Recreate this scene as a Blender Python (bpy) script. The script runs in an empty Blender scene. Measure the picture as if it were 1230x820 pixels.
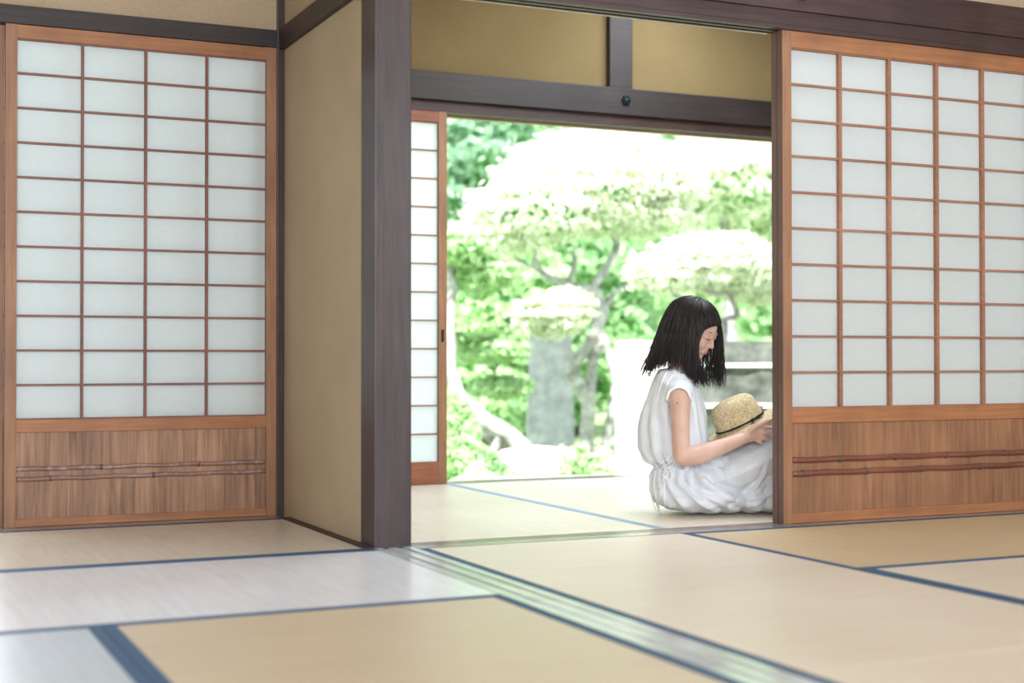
import bpy, bmesh, math, random
import numpy as np
from mathutils import Vector, Matrix, noise
random.seed(7); rng = np.random.default_rng(7)
C = bpy.context.collection
PI = math.pi
R = math.radians

# ------------------------------------------------------------------ camera constants
FPX, YAW, PITCH, ROLL, CAMH = 1716.34, 24.675, 0.736, 0.035, 0.598
_y = R(YAW); FWD = Vector((math.sin(_y), math.cos(_y), 0)); RGT = Vector((math.cos(_y), -math.sin(_y), 0))
HORIZ = 432.0
def at(px, py, d):
    """world point seen at (px,py) standing d metres away along the view axis"""
    p = FWD * d + RGT * ((px - 615) * d / FPX)
    return Vector((p.x, p.y, CAMH + (HORIZ - py) * d / FPX))

# ------------------------------------------------------------------ object helpers
def tag(o, label=None, cat=None, group=None, kind=None):
    if label: o['label'] = label
    if cat: o['category'] = cat
    if group: o['group'] = group
    if kind: o['kind'] = kind
    return o
def empty(name, loc=(0, 0, 0), rz=0):
    o = bpy.data.objects.new(name, None); C.objects.link(o)
    o.location = loc; o.rotation_euler = (0, 0, rz); o.empty_display_size = .1
    return o
def link(name, me, mat=None, parent=None, smooth=False):
    o = bpy.data.objects.new(name, me); C.objects.link(o)
    if mat is not None: me.materials.append(mat)
    if parent is not None: o.parent = parent
    if smooth:
        me.polygons.foreach_set('use_smooth', [True] * len(me.polygons))
    return o
def bm_obj(name, bm, mat, parent=None, smooth=False):
    me = bpy.data.meshes.new(name); bm.normal_update(); bm.to_mesh(me); bm.free()
    return link(name, me, mat, parent, smooth)
def add_box(bm, x0, x1, y0, y1, z0, z1):
    v = [bm.verts.new((x, y, z)) for z in (z0, z1) for y in (y0, y1) for x in (x0, x1)]
    for f in ((0, 2, 3, 1), (4, 5, 7, 6), (0, 1, 5, 4), (1, 3, 7, 5), (3, 2, 6, 7), (2, 0, 4, 6)):
        bm.faces.new([v[i] for i in f])
def box(name, dims, mat, parent=None, bevel=0.0):
    bm = bmesh.new(); add_box(bm, *dims)
    if bevel: bmesh.ops.bevel(bm, geom=bm.edges[:], offset=bevel, segments=2, affect='EDGES', profile=.6)
    return bm_obj(name, bm, mat, parent)
def add_tube(bm, pts, rads, sides=8, cap=True, flat=None):
    pts = [Vector(p) for p in pts]; rings = []
    n = len(pts); up = Vector((0, 0, 1)); prev = None
    for i, p in enumerate(pts):
        t = (pts[min(i + 1, n - 1)] - pts[max(i - 1, 0)]).normalized()
        a = prev if prev is not None else (up if abs(t.z) < .9 else Vector((1, 0, 0)))
        u = (a - t * a.dot(t)).normalized(); w = t.cross(u); prev = u
        r = rads[i] if hasattr(rads, '__len__') else rads
        rings.append([bm.verts.new(p + (u * math.cos(2 * PI * k / sides) + w * math.sin(2 * PI * k / sides) * (flat or 1)) * r) for k in range(sides)])
    for i in range(n - 1):
        for k in range(sides):
            bm.faces.new((rings[i][k], rings[i][(k + 1) % sides], rings[i + 1][(k + 1) % sides], rings[i + 1][k]))
    if cap:
        bm.faces.new(rings[0][::-1]); bm.faces.new(rings[-1])
def spline(pts, n=6):
    """Catmull-Rom through pts (tuples of any length)"""
    P = [np.array(p, float) for p in pts]; P = [2 * P[0] - P[1]] + P + [2 * P[-1] - P[-2]]; out = []
    for i in range(1, len(P) - 2):
        for k in range(n):
            t = k / n
            out.append(.5 * ((2 * P[i]) + (-P[i - 1] + P[i + 1]) * t + (2 * P[i - 1] - 5 * P[i] + 4 * P[i + 1] - P[i + 2]) * t * t + (-P[i - 1] + 3 * P[i] - 3 * P[i + 1] + P[i + 2]) * t ** 3))
    out.append(P[-2]); return out

# ------------------------------------------------------------------ materials
def lin(c):
    f = lambda v: (v / 255) / 12.92 if v <= 10.31 else (((v / 255) + .055) / 1.055) ** 2.4
    return tuple(f(v) for v in c) + (1,)
def newmat(name):
    m = bpy.data.materials.new(name); m.use_nodes = True; nt = m.node_tree; nt.nodes.clear()
    out = nt.nodes.new('ShaderNodeOutputMaterial'); b = nt.nodes.new('ShaderNodeBsdfPrincipled')
    nt.links.new(b.outputs[0], out.inputs[0])
    return m, nt, b, out
def coords(nt, scale=(1, 1, 1), rot=(0, 0, 0)):
    tc = nt.nodes.new('ShaderNodeTexCoord'); mp = nt.nodes.new('ShaderNodeMapping')
    mp.inputs['Scale'].default_value = scale; mp.inputs['Rotation'].default_value = rot
    nt.links.new(tc.outputs['Object'], mp.inputs['Vector']); return mp.outputs[0]
def tex(nt, kind, vec, **kw):
    n = nt.nodes.new(kind); nt.links.new(vec, n.inputs['Vector'])
    for k, v in kw.items():
        if k in n.inputs: n.inputs[k].default_value = v
        else: setattr(n, k, v)
    return n
def ramp(nt, fac, stops):
    r = nt.nodes.new('ShaderNodeValToRGB'); nt.links.new(fac, r.inputs[0]); e = r.color_ramp.elements
    while len(e) < len(stops): e.new(.5)
    for el, (p, c) in zip(e, stops): el.position = p; el.color = c
    return r.outputs[0]
def mixc(nt, fac, a, b, mode='MIX'):
    m = nt.nodes.new('ShaderNodeMix'); m.data_type = 'RGBA'; m.blend_type = mode
    for s, v in ((m.inputs[0], fac), (m.inputs[6], a), (m.inputs[7], b)):
        if hasattr(v, 'node'): nt.links.new(v, s)
        else: s.default_value = v
    return m.outputs[2]
def bump(nt, b, h, strength=.3, dist=.002):
    n = nt.nodes.new('ShaderNodeBump'); n.inputs['Strength'].default_value = strength; n.inputs['Distance'].default_value = dist
    nt.links.new(h, n.inputs['Height']); nt.links.new(n.outputs[0], b.inputs['Normal'])
def wood(name, c1, c2, axis='z', rough=.5, scale=1, planks=None, spec=.5, wear=None):
    m, nt, b, _ = newmat(name)
    k = {'x': (1.5, 30, 30), 'y': (30, 1.5, 30), 'z': (30, 30, 1.5)}[axis]; k = tuple(v * scale for v in k)
    v = coords(nt, k); n = tex(nt, 'ShaderNodeTexNoise', v, Scale=2.2, Detail=6, Roughness=.65, Distortion=.6)
    col = ramp(nt, n.outputs[0], [(.28, lin(c1)), (.72, lin(c2))])
    v2 = coords(nt, (2.2, 2.2, 1.2)); n2 = tex(nt, 'ShaderNodeTexNoise', v2, Scale=2.0, Detail=3)
    dk = ramp(nt, n2.outputs[0], [(.3, (.72, .70, .70, 1)), (.7, (1.08, 1.06, 1.04, 1))])
    col = mixc(nt, 1.0, col, dk, 'MULTIPLY')
    if planks:      # board joints every `planks` metres along x
        tc = nt.nodes.new('ShaderNodeTexCoord'); sx = nt.nodes.new('ShaderNodeSeparateXYZ'); nt.links.new(tc.outputs['Object'], sx.inputs[0])
        dv = nt.nodes.new('ShaderNodeMath'); dv.operation = 'DIVIDE'; nt.links.new(sx.outputs[0], dv.inputs[0]); dv.inputs[1].default_value = planks
        fl = nt.nodes.new('ShaderNodeMath'); fl.operation = 'FLOOR'; nt.links.new(dv.outputs[0], fl.inputs[0])
        fr = nt.nodes.new('ShaderNodeMath'); fr.operation = 'FRACT'; nt.links.new(dv.outputs[0], fr.inputs[0])
        wn = nt.nodes.new('ShaderNodeTexWhiteNoise'); wn.noise_dimensions = '1D'; nt.links.new(fl.outputs[0], wn.inputs['W'])
        tone = ramp(nt, wn.outputs[0], [(0, (.86, .84, .84, 1)), (1, (1.12, 1.1, 1.08, 1))])
        col = mixc(nt, 1.0, col, tone, 'MULTIPLY')
        lt = ramp(nt, fr.outputs[0], [(0, (.45, .4, .38, 1)), (.012, (1, 1, 1, 1))])
        col = mixc(nt, 1.0, col, lt, 'MULTIPLY')
    if wear:
        v3 = coords(nt, (9, 9, 9)); n3 = tex(nt, 'ShaderNodeTexNoise', v3, Scale=3.0, Detail=5, Roughness=.7)
        f = ramp(nt, n3.outputs[0], [(.52, (0, 0, 0, 1)), (.62, (1, 1, 1, 1))]); col = mixc(nt, f, col, lin(wear))
    nt.links.new(col, b.inputs['Base Color']); b.inputs['Roughness'].default_value = rough; b.inputs['Specular IOR Level'].default_value = spec
    bump(nt, b, n.outputs[0], .25, .0015); return m
def plaster(name, c, grain=.35):
    m, nt, b, _ = newmat(name); v = coords(nt)
    n = tex(nt, 'ShaderNodeTexNoise', v, Scale=420, Detail=3, Roughness=.7); n2 = tex(nt, 'ShaderNodeTexNoise', v, Scale=3, Detail=3)
    c1 = tuple(x * .86 for x in c); c2 = tuple(min(255, x * 1.08) for x in c)
    col = ramp(nt, n.outputs[0], [(.3, lin(c1)), (.7, lin(c2))])
    col = mixc(nt, 1, col, ramp(nt, n2.outputs[0], [(.3, (.93, .93, .92, 1)), (.7, (1.04, 1.04, 1.04, 1))]), 'MULTIPLY')
    nt.links.new(col, b.inputs['Base Color']); b.inputs['Roughness'].default_value = .95; b.inputs['Specular IOR Level'].default_value = .1
    bump(nt, b, n.outputs[0], grain, .002); return m
def tatami(name, c, weave_axis, rough, cross=0.0):
    m, nt, b, _ = newmat(name); v = coords(nt)
    bands = 'Y' if weave_axis == 'x' else 'X'
    w = tex(nt, 'ShaderNodeTexWave', v, Scale=38, Distortion=.6, Detail=1, bands_direction=bands)     # rush lines
    w2 = tex(nt, 'ShaderNodeTexWave', v, Scale=16, Distortion=.4, Detail=0, bands_direction='X' if bands == 'Y' else 'Y')
    n = tex(nt, 'ShaderNodeTexNoise', coords(nt, (2, 30, 1) if weave_axis == 'x' else (30, 2, 1)), Scale=1.6, Detail=3, Roughness=.5)
    n2 = tex(nt, 'ShaderNodeTexNoise', v, Scale=1.3, Detail=3)
    col = ramp(nt, n.outputs[0], [(.2, lin(tuple(x * .96 for x in c))), (.8, lin(tuple(min(255, x * 1.03) for x in c)))])
    col = mixc(nt, 1, col, ramp(nt, n2.outputs[0], [(.3, (.93, .91, .87, 1)), (.7, (1.03, 1.03, 1.05, 1))]), 'MULTIPLY')
    col = mixc(nt, .35, col, ramp(nt, w.outputs[0], [(0, (.72, .68, .6, 1)), (.4, (1, 1, 1, 1))]), 'MULTIPLY')
    if cross: col = mixc(nt, cross, col, ramp(nt, w2.outputs[0], [(.1, (.74, .72, .68, 1)), (.6, (1, 1, 1, 1))]), 'MULTIPLY')
    nt.links.new(col, b.inputs['Base Color']); b.inputs['Roughness'].default_value = rough; b.inputs['Specular IOR Level'].default_value = .5
    h = mixc(nt, .35, w.outputs[0], w2.outputs[0]); bump(nt, b, h, .12, .0008); return m
def simple(name, c, rough=.6, spec=.4, metal=0, nscale=0, c2=None, bstr=0, stretch=(1, 1, 1)):
    m, nt, b, _ = newmat(name); b.inputs['Roughness'].default_value = rough; b.inputs['Specular IOR Level'].default_value = spec; b.inputs['Metallic'].default_value = metal
    n = tex(nt, 'ShaderNodeTexNoise', coords(nt, stretch), Scale=nscale or 20, Detail=4, Roughness=.6)
    col = ramp(nt, n.outputs[0], [(.3, lin(c)), (.7, lin(c2 or tuple(min(255, x * 1.06) for x in c)))])
    nt.links.new(col, b.inputs['Base Color'])
    if bstr: bump(nt, b, n.outputs[0], bstr, .01)
    return m
def paper_mat(name, c):
    m, nt, b, out = newmat(name); nt.nodes.remove(b)
    n = tex(nt, 'ShaderNodeTexNoise', coords(nt, (1, 1, 1)), Scale=60, Detail=4, Roughness=.7)
    col = ramp(nt, n.outputs[0], [(.3, lin(tuple(x * .985 for x in c))), (.7, lin(c))])
    d = nt.nodes.new('ShaderNodeBsdfDiffuse'); t = nt.nodes.new('ShaderNodeBsdfTranslucent'); mx = nt.nodes.new('ShaderNodeMixShader'); mx.inputs[0].default_value = .5
    nt.links.new(col, d.inputs[0]); nt.links.new(col, t.inputs[0]); nt.links.new(d.outputs[0], mx.inputs[1]); nt.links.new(t.outputs[0], mx.inputs[2]); nt.links.new(mx.outputs[0], out.inputs[0]); return m
def leaf_mat(name, c1, c2, trans=.35, rough=.45):
    m, nt, b, out = newmat(name)
    n = tex(nt, 'ShaderNodeTexNoise', coords(nt), Scale=7, Detail=5, Roughness=.8)
    col = ramp(nt, n.outputs[0], [(.32, lin(c1)), (.68, lin(c2))])
    nt.links.new(col, b.inputs['Base Color']); b.inputs['Roughness'].default_value = rough; b.inputs['Specular IOR Level'].default_value = .5
    t = nt.nodes.new('ShaderNodeBsdfTranslucent'); nt.links.new(col, t.inputs[0]); mx = nt.nodes.new('ShaderNodeMixShader'); mx.inputs[0].default_value = trans
    nt.links.new(b.outputs[0], mx.inputs[1]); nt.links.new(t.outputs[0], mx.inputs[2]); nt.links.new(mx.outputs[0], out.inputs[0]); return m

M = {}
M['dark_v'] = wood('dark_post_wood', (54, 44, 47), (82, 69, 71), 'z', .38)
M['dark_x'] = wood('dark_beam_wood', (36, 29, 30), (58, 48, 48), 'x', .5)
M['dark_xr'] = wood('dark_red_beam_wood', (52, 36, 37), (76, 56, 53), 'x', .5)
M['dark_y'] = wood('dark_side_beam_wood', (44, 33, 31), (68, 52, 48), 'y', .5)
M['sill_x'] = wood('worn_sill_wood', (128, 118, 112), (166, 156, 148), 'x', .22, spec=.7)
M['sill_y'] = wood('reflection_tinted_track_wood', (190, 200, 200), (214, 222, 222), 'y', .18, spec=.8)  # pale blue-green base carries the garden's reflection
M['oak_v'] = wood('amber_stile_wood', (144, 102, 74), (178, 134, 102), 'z', .5)
M['oak_x'] = wood('amber_rail_wood', (156, 104, 68), (186, 132, 92), 'x', .5)
M['edge_v'] = wood('grey_brown_stile_wood', (104, 82, 76), (132, 108, 98), 'z', .5)
M['red_x'] = wood('red_brown_rail_wood', (140, 84, 62), (186, 120, 88), 'x', .5)
M['lat_l'] = wood('lattice_wood', (128, 84, 76), (150, 104, 92), 'x', .6)
M['lat_r'] = wood('amber_lattice_wood', (150, 104, 82), (178, 130, 104), 'x', .6)
M['board_l'] = wood('grey_brown_board_wood', (122, 90, 70), (190, 152, 124), 'z', .55, .8, planks=.2275)
M['board_r'] = wood('brown_board_wood', (130, 92, 66), (172, 128, 96), 'z', .55, .8)
M['bamboo_l'] = wood('weathered_bamboo', (130, 98, 84), (172, 140, 126), 'x', .35, wear=(170, 150, 152))
M['bamboo_r'] = wood('dark_bamboo', (108, 66, 54), (146, 96, 78), 'x', .3)
M['node'] = simple('bamboo_node_grey', (92, 84, 88), .5)
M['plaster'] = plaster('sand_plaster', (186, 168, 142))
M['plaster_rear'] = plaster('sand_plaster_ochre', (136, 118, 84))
M['paper_l'] = paper_mat('shoji_paper', (240, 245, 246))
M['ceiling'] = wood('ceiling_board_wood', (170, 152, 130), (196, 178, 156), 'x', .6)
M['border'] = simple('navy_cloth_border', (52, 80, 112), .7, .3, nscale=300, c2=(66, 98, 132))
M['border_g'] = simple('pale_blue_cloth_border', (142, 170, 198), .6, .4, nscale=300, c2=(158, 184, 208))
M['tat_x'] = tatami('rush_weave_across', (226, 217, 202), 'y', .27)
M['tat_g'] = tatami('rush_weave_sunny', (234, 226, 210), 'y', .38, .5)  # paler weave copy with the garden brightness in its base
M['tat_sheen'] = tatami('rush_weave_sheen_tint', (236, 240, 248), 'y', .25)  # blue-white base carries the sheen of the bright screens
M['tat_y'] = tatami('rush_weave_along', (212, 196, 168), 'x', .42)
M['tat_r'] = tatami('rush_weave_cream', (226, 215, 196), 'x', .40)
M['tat_b'] = tatami('rush_weave_shaded', (208, 186, 150), 'y', .5)  # tan weave copy with the shade in its base
M['tat_sky'] = tatami('rush_weave_sky_tint', (200, 212, 224), 'y', .3)  # cool base carries the sky reflected from the open left side
M['iron'] = simple('blackened_iron', (30, 42, 46), .35, .6, .7)
M['earth'] = simple('earth_base', (120, 110, 96), .9)

# ------------------------------------------------------------------ setting: floor, walls, beams
YR, YL, YG = 4.307, 5.377, 6.42          # door face planes: right room, left room, garden side
XT0, XT1 = 1.497, 1.622                  # threshold between the two front rooms
def S(name, dims, mat, bevel=0):
    return tag(box(name, dims, mat, None, bevel), kind='structure')
floor = S('floor', (-2.6, 6.2, -1.6, 6.38, -.30, -.056), M['earth'])
ceil = S('ceiling', (-2.7, 6.3, -1.6, 6.85, 2.62, 2.70), M['ceiling'])
# tracks (grooved sills): list of raised strips around grooves
def sill(name, axis, a0, a1, b0, b1, mat, grooves):
    bm = bmesh.new(); depth = .003
    def bx(p0, p1, z1):
        if axis == 'x': add_box(bm, a0, a1, p0, p1, -.056, z1)
        else: add_box(bm, p0, p1, a0, a1, -.056, z1)
    cur = b0
    for g0, g1 in grooves:
        bx(cur, g0, .001); bx(g0, g1, -depth); cur = g1
    bx(cur, b1, .001)
    return tag(bm_obj(name, bm, mat), kind='structure')
sill('trim_1', 'x', XT1 + .002, 5.9, 4.24, 4.385, M['sill_x'], [(4.316, 4.334), (4.354, 4.372)])
sill('trim_2', 'y', -1.5, 4.306, XT0, XT1, M['sill_y'], [(1.522, 1.545), (1.572, 1.595)])
sill('trim_3', 'x', -2.3, 1.468, 5.275, 5.46, M['sill_x'], [(5.386, 5.402), (5.424, 5.440)])
sill('trim_4', 'x', XT1 + .002, 5.9, 6.39, 6.53, M['sill_x'], [(6.428, 6.446), (6.468, 6.486)])
S('trim_5', (1.468, 1.498, 4.31, 5.275, -.056, .004), M['dark_y'])                    # floor edging under side wall
# main pillar with softened corners
pil = S('trim_6', (1.500, 1.624, 4.308, 4.449, -.056, 2.62), M['dark_v'], .004)
S('trim_7', (1.473, 1.51, 5.372, 5.47, -.056, 2.62), M['dark_v'], .002)               # corner post by left screens
# side wall between pillar and corner post
S('wall_side', (1.502, 1.600, 4.445, 6.60, -.2, 2.62), M['plaster'])
S('trim_8', (1.480, 1.505, 4.445, 5.371, 1.797, 1.876), M['dark_y'], .002)
# left opening: head beam and plaster above
S('trim_9', (-2.3, 1.472, 5.37, 5.46, 1.803, 1.869), M['dark_x'], .002)
S('wall_left_upper', (-2.3, 1.473, 5.385, 5.45, 1.869, 2.62), M['plaster'])
# right room head track, rail beam, plaster above
bm = bmesh.new(); add_box(bm, XT1, 5.9, 4.290, 4.375, 1.815, 1.868)
for y0, y1 in ((4.290, 4.316), (4.334, 4.354), (4.372, 4.378)): add_box(bm, XT1, 5.9, y0, y1, 1.800, 1.816)
tag(bm_obj('trim_10', bm, M['dark_xr']), kind='structure')
nag_r = S('trim_11', (XT1, 5.9, 4.278, 4.31, 1.868, 1.990), M['dark_xr'], .002)
S('wall_front_upper', (XT1, 5.9, 4.311, 4.36, 1.868, 2.62), M['plaster'])
S('wall_front_right', (4.30, 5.9, 4.311, 4.375, .0, 1.80), M['plaster'])
# light inner lining of the head track grooves
S('trim_16', (XT1, 3.05, 4.379, 4.392, 1.799, 1.815), wood('pale_track_wood', (190, 180, 160), (214, 206, 190), 'x', .5))
# garden side beams
S('trim_12', (1.60, 5.9, 6.425, 6.53, 1.800, 1.853), M['dark_xr'], .002)
nag_g = S('trim_13', (1.60, 5.9, 6.400, 6.45, 1.853, 1.990), M['dark_x'], .003)
S('trim_14', (3.492, 3.624, 6.400, 6.50, 1.99, 2.62), M['dark_x'], .003)
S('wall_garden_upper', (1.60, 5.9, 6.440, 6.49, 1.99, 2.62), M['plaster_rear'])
S('trim_17', (1.60, 5.9, 6.500, 6.53, 1.790, 1.800), wood('pale_head_strip_wood', (170, 140, 110), (196, 168, 138), 'x', .5))
S('wall_garden_right', (5.9, 6.0, 4.3, 6.60, -.2, 2.62), M['plaster'])
S('wall_right', (5.9, 6.0, -1.5, 4.3, -.2, 2.62), M['plaster'])
S('wall_left', (-2.4, -2.3, -1.5, 5.46, -.2, 2.62), M['plaster'])
S('wall_far_left', (-2.3, -1.9, 5.385, 5.45, 0, 1.803), M['plaster'])

def nail_cover(x, y, z, parent):
    bm = bmesh.new()
    bmesh.ops.create_cone(bm, cap_ends=True, segments=6, radius1=.030, radius2=.024, depth=.008, matrix=Matrix.Translation((x, y - .004, z)) @ Matrix.Rotation(R(90), 4, 'X') @ Matrix.Rotation(R(30), 4, 'Z'))
    bmesh.ops.create_uvsphere(bm, u_segments=16, v_segments=8, radius=.016, matrix=Matrix.Translation((x, y - .008, z)) @ Matrix.Diagonal((1, .6, 1, 1)))
    for k in range(6):
        a = k * PI / 3
        bmesh.ops.create_uvsphere(bm, u_segments=8, v_segments=6, radius=.005, matrix=Matrix.Translation((x + .021 * math.cos(a), y - .008, z + .021 * math.sin(a))))
    o = bm_obj('nail_cover', bm, M['iron'], parent); o['label'] = 'dark iron hexagonal nail cover'; return o
nail_cover(3.585, 6.400, 1.925, nag_g); nail_cover(3.126, 4.278, 1.933, nag_r)

# ------------------------------------------------------------------ sliding paper screens
def shoji(label, x0, x1, y, zt, paper, cols, rows, mats, rail=.048, stile=.040, board=None, kv=.0095, kh=.008, bam=None, group=None, handle=None, br=.009):
    """paper=(z0,z1); board=(z0,z1) or None"""
    root = empty('shoji_screen', (x0, y, 0)); tag(root, label, 'sliding screen', group)
    w = x1 - x0; th = .032; sv, rx, lat, bd = mats; pz0, pz1 = paper
    for a, b in ((0, stile), (w - stile, w)):
        st = box('stile', (a, b, 0, th, .001, zt), sv, root, .0012)
        st.data.materials.append(M['edge_v'])
        for p in st.data.polygons:
            if abs(p.normal.x) > .8: p.material_index = 1
    box('top_rail', (stile, w - stile, .001, th - .001, pz1, zt - .001), rx, root, .001)
    if board:
        box('middle_rail', (stile, w - stile, .001, th - .001, board[1], pz0), rx, root, .001)
        box('bottom_rail', (stile, w - stile, .001, th - .001, .002, board[0]), rx, root, .001)
        box('wainscot_board', (stile, w - stile, .010, .018, board[0], board[1]), bd, root)
    else:
        box('bottom_rail', (stile, w - stile, .001, th - .001, .002, pz0), rx, root, .001)
    bm = bmesh.new(); pw = w - 2 * stile; xs = [stile + pw * i / cols for i in range(1, cols)] if isinstance(cols, int) else [c - x0 for c in cols]
    for x in xs: add_box(bm, x - kv / 2, x + kv / 2, .005, .0205, pz0, pz1)
    for i in range(1, rows):
        z = pz0 + (pz1 - pz0) * i / rows
        add_box(bm, stile, w - stile, .009, .0205, z - kh / 2, z + kh / 2)
    e = .005
    add_box(bm, stile, w - stile, .007, .0205, pz1 - e, pz1); add_box(bm, stile, w - stile, .007, .0205, pz0, pz0 + e)
    bm_obj('lattice', bm, lat, root)
    box('paper', (stile, w - stile, .0212, .0216, pz0, pz1), M['paper_l'], root)
    if bam:
        for (z, nodes, mt) in bam:
            pts = []; rad = []
            n = 60
            for i in range(n + 1):
                x = stile + pw * i / n; dx = min([abs(x - nn * w) for nn in nodes] + [9])
                pts.append((x, .005, z + .0012 * math.sin(i * .5 + z * 90))); rad.append(br * (1 + .16 * math.exp(-(dx / .008) ** 2) + .03 * math.sin(i * .9)))
            bm = bmesh.new(); add_tube(bm, pts, rad, 10); s = bm_obj('bamboo_strip', bm, mt, root, True)
            for nn in nodes:
                bm = bmesh.new(); add_tube(bm, [(nn * w - .005, .005, z), (nn * w + .005, .005, z)], br * 1.2, 10); bm_obj('node_ring', bm, M['node'], s)
    if handle:
        hx, hz = handle
        box('finger_pull', (hx - .007, hx + .007, -.0015, .004, hz - .03, hz + .03), M['iron'], root)
    return root
lm = (M['oak_v'], M['oak_x'], M['lat_l'], M['board_l']); rm = (M['oak_v'], M['oak_x'], M['lat_r'], M['board_r']); re = (M['edge_v'], M['oak_x'], M['lat_r'], M['board_r'])
LP = ((.384, 1.753), (.030, .339))
shoji('front paper screen at far left above grey-brown boards and two bamboo strips', .482, 1.472, YL, 1.802, LP[0], 4, 11, lm, board=LP[1],
      bam=[(.208, [.34, .70], M['bamboo_l']), (.172, [.16, .53], M['bamboo_l'])], br=.008)
shoji('paper screen tucked behind the far left one, only its left stile showing', .442, 1.430, YL + .037, 1.802, LP[0], 4, 11, lm, board=LP[1],
      bam=[(.208, [.34, .70], M['bamboo_l'])], br=.008)
RP = ((.420, 1.740), (.038, .366))
rc = [3.327, 3.557, 3.786, 4.015]
shoji('front paper screen at right edge with red-brown board and dark bamboo strips', 3.063, 4.285, YR, 1.802, RP[0], rc, 10, rm, board=RP[1], kv=.014,
      bam=[(.231, [.21, .42, .62, .86], M['bamboo_r']), (.182, [.073, .305, .52, .76], M['bamboo_r'])], br=.0105)
shoji('paper screen tucked behind the right one, only its grey-brown edge showing beside the woman', 3.0635, 4.285, YR + .038, 1.802, RP[0], rc, 10, re, board=RP[1], kv=.014,
      bam=[(.231, [.21, .62], M['bamboo_r'])], br=.0105)
gm = (M['oak_v'], M['red_x'], M['lat_r'], M['board_r'])
shoji('narrow visible paper screen on the garden side beside the dark pillar', 1.622, 2.603, YG, 1.800, (.103, 1.748), 4, 12, gm, stile=.043, handle=(.958, .715))

# ------------------------------------------------------------------ tatami mats
def mat_(label, x0, x1, y0, y1, along, surf, bmat, bw=.030):
    root = empty('tatami_mat', ((x0 + x1) / 2, (y0 + y1) / 2, -.055)); tag(root, label, 'tatami mat', 'tatami mats on the floor')
    hx, hy = (x1 - x0) / 2 - .0008, (y1 - y0) / 2 - .0008
    box('woven_surface', (-hx, hx, -hy, hy, 0, .055), surf, root, .002)
    for s in (-1, 1):
        if along == 'x': d = (-hx, hx, *sorted((s * (hy + .0003), s * (hy - bw))), .012, .0562)
        else: d = (*sorted((s * (hx + .0003), s * (hx - bw))), -hy, hy, .012, .0562)
        box('cloth_border', d, bmat, root)
    return root
B, BG = M['border'], M['border_g']
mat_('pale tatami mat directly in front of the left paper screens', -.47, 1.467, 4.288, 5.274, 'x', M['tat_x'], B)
mat_('tatami mat tinted with white sheen running left from the pillar foot', -.47, 1.496, 3.304, 4.287, 'x', M['tat_sheen'], B)
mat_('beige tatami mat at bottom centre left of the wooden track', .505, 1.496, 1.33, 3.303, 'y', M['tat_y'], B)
mat_('tatami mat tinted with bluish sky sheen in the bottom left corner', -.486, .504, 1.33, 3.303, 'y', M['tat_sky'], B)
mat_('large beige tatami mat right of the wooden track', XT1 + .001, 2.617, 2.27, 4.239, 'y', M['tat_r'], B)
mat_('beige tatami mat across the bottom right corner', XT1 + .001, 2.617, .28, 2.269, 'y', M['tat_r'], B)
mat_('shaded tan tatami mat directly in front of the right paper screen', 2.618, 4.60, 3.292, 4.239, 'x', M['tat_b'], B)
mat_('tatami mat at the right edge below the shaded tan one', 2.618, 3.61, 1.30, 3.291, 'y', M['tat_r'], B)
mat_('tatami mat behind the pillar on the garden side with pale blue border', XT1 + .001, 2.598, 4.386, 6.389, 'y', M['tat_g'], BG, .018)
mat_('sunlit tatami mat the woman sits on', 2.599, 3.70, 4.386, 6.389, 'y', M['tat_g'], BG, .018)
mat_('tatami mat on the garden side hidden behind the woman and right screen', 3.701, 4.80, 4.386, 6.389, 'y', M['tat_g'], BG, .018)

# ------------------------------------------------------------------ volume modelling helpers
def ico_template(sub=2):
    bm = bmesh.new(); bmesh.ops.create_icosphere(bm, subdivisions=sub, radius=1)
    v = np.array([x.co[:] for x in bm.verts]); f = np.array([[a.index for a in p.verts] for p in bm.faces]); bm.free(); return v, f
ICO_V, ICO_F = ico_template(2)
def blob(c, r, rot=None):
    r = np.array(r if hasattr(r, '__len__') else (r, r, r), float); v = ICO_V * r
    if rot is not None: v = v @ np.array(rot).T
    return v + np.array(c, float)
def chain(pts, n=8, rot=None):
    """pts: (x,y,z,r) or (x,y,z,rx,ry,rz); blobs interpolated along a spline"""
    P = [tuple(p) if len(p) == 6 else tuple(p[:3]) + (p[3],) * 3 for p in pts]
    return [blob(q[:3], q[3:], rot) for q in (spline(P, n) if len(P) > 1 else P)]
def fuse(blobs, voxel, iters, fac=.5):
    V = []; F = []; o = 0
    for v in blobs: V.append(v); F.append(ICO_F + o); o += len(v)
    V = np.concatenate(V); F = np.concatenate(F)
    me = bpy.data.meshes.new('tmp'); me.from_pydata(V.tolist(), [], F.tolist())
    ob = bpy.data.objects.new('tmp', me); C.objects.link(ob)
    m = ob.modifiers.new('r', 'REMESH'); m.mode = 'VOXEL'; m.voxel_size = voxel; m.use_smooth_shade = True
    s = ob.modifiers.new('s', 'SMOOTH'); s.factor = fac; s.iterations = iters
    dg = bpy.context.evaluated_depsgraph_get(); dg.update()
    out = bpy.data.meshes.new_from_object(ob.evaluated_get(dg))
    bpy.data.objects.remove(ob); return out
def get_v(me):
    a = np.empty(len(me.vertices) * 3); me.vertices.foreach_get('co', a); return a.reshape(-1, 3)
def get_n(me):
    a = np.empty(len(me.vertices) * 3); me.vertex_normals.foreach_get('vector', a) if hasattr(me, 'vertex_normals') else me.vertices.foreach_get('normal', a); return a.reshape(-1, 3)
def set_v(me, a): me.vertices.foreach_set('co', a.ravel()); me.update()
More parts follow.
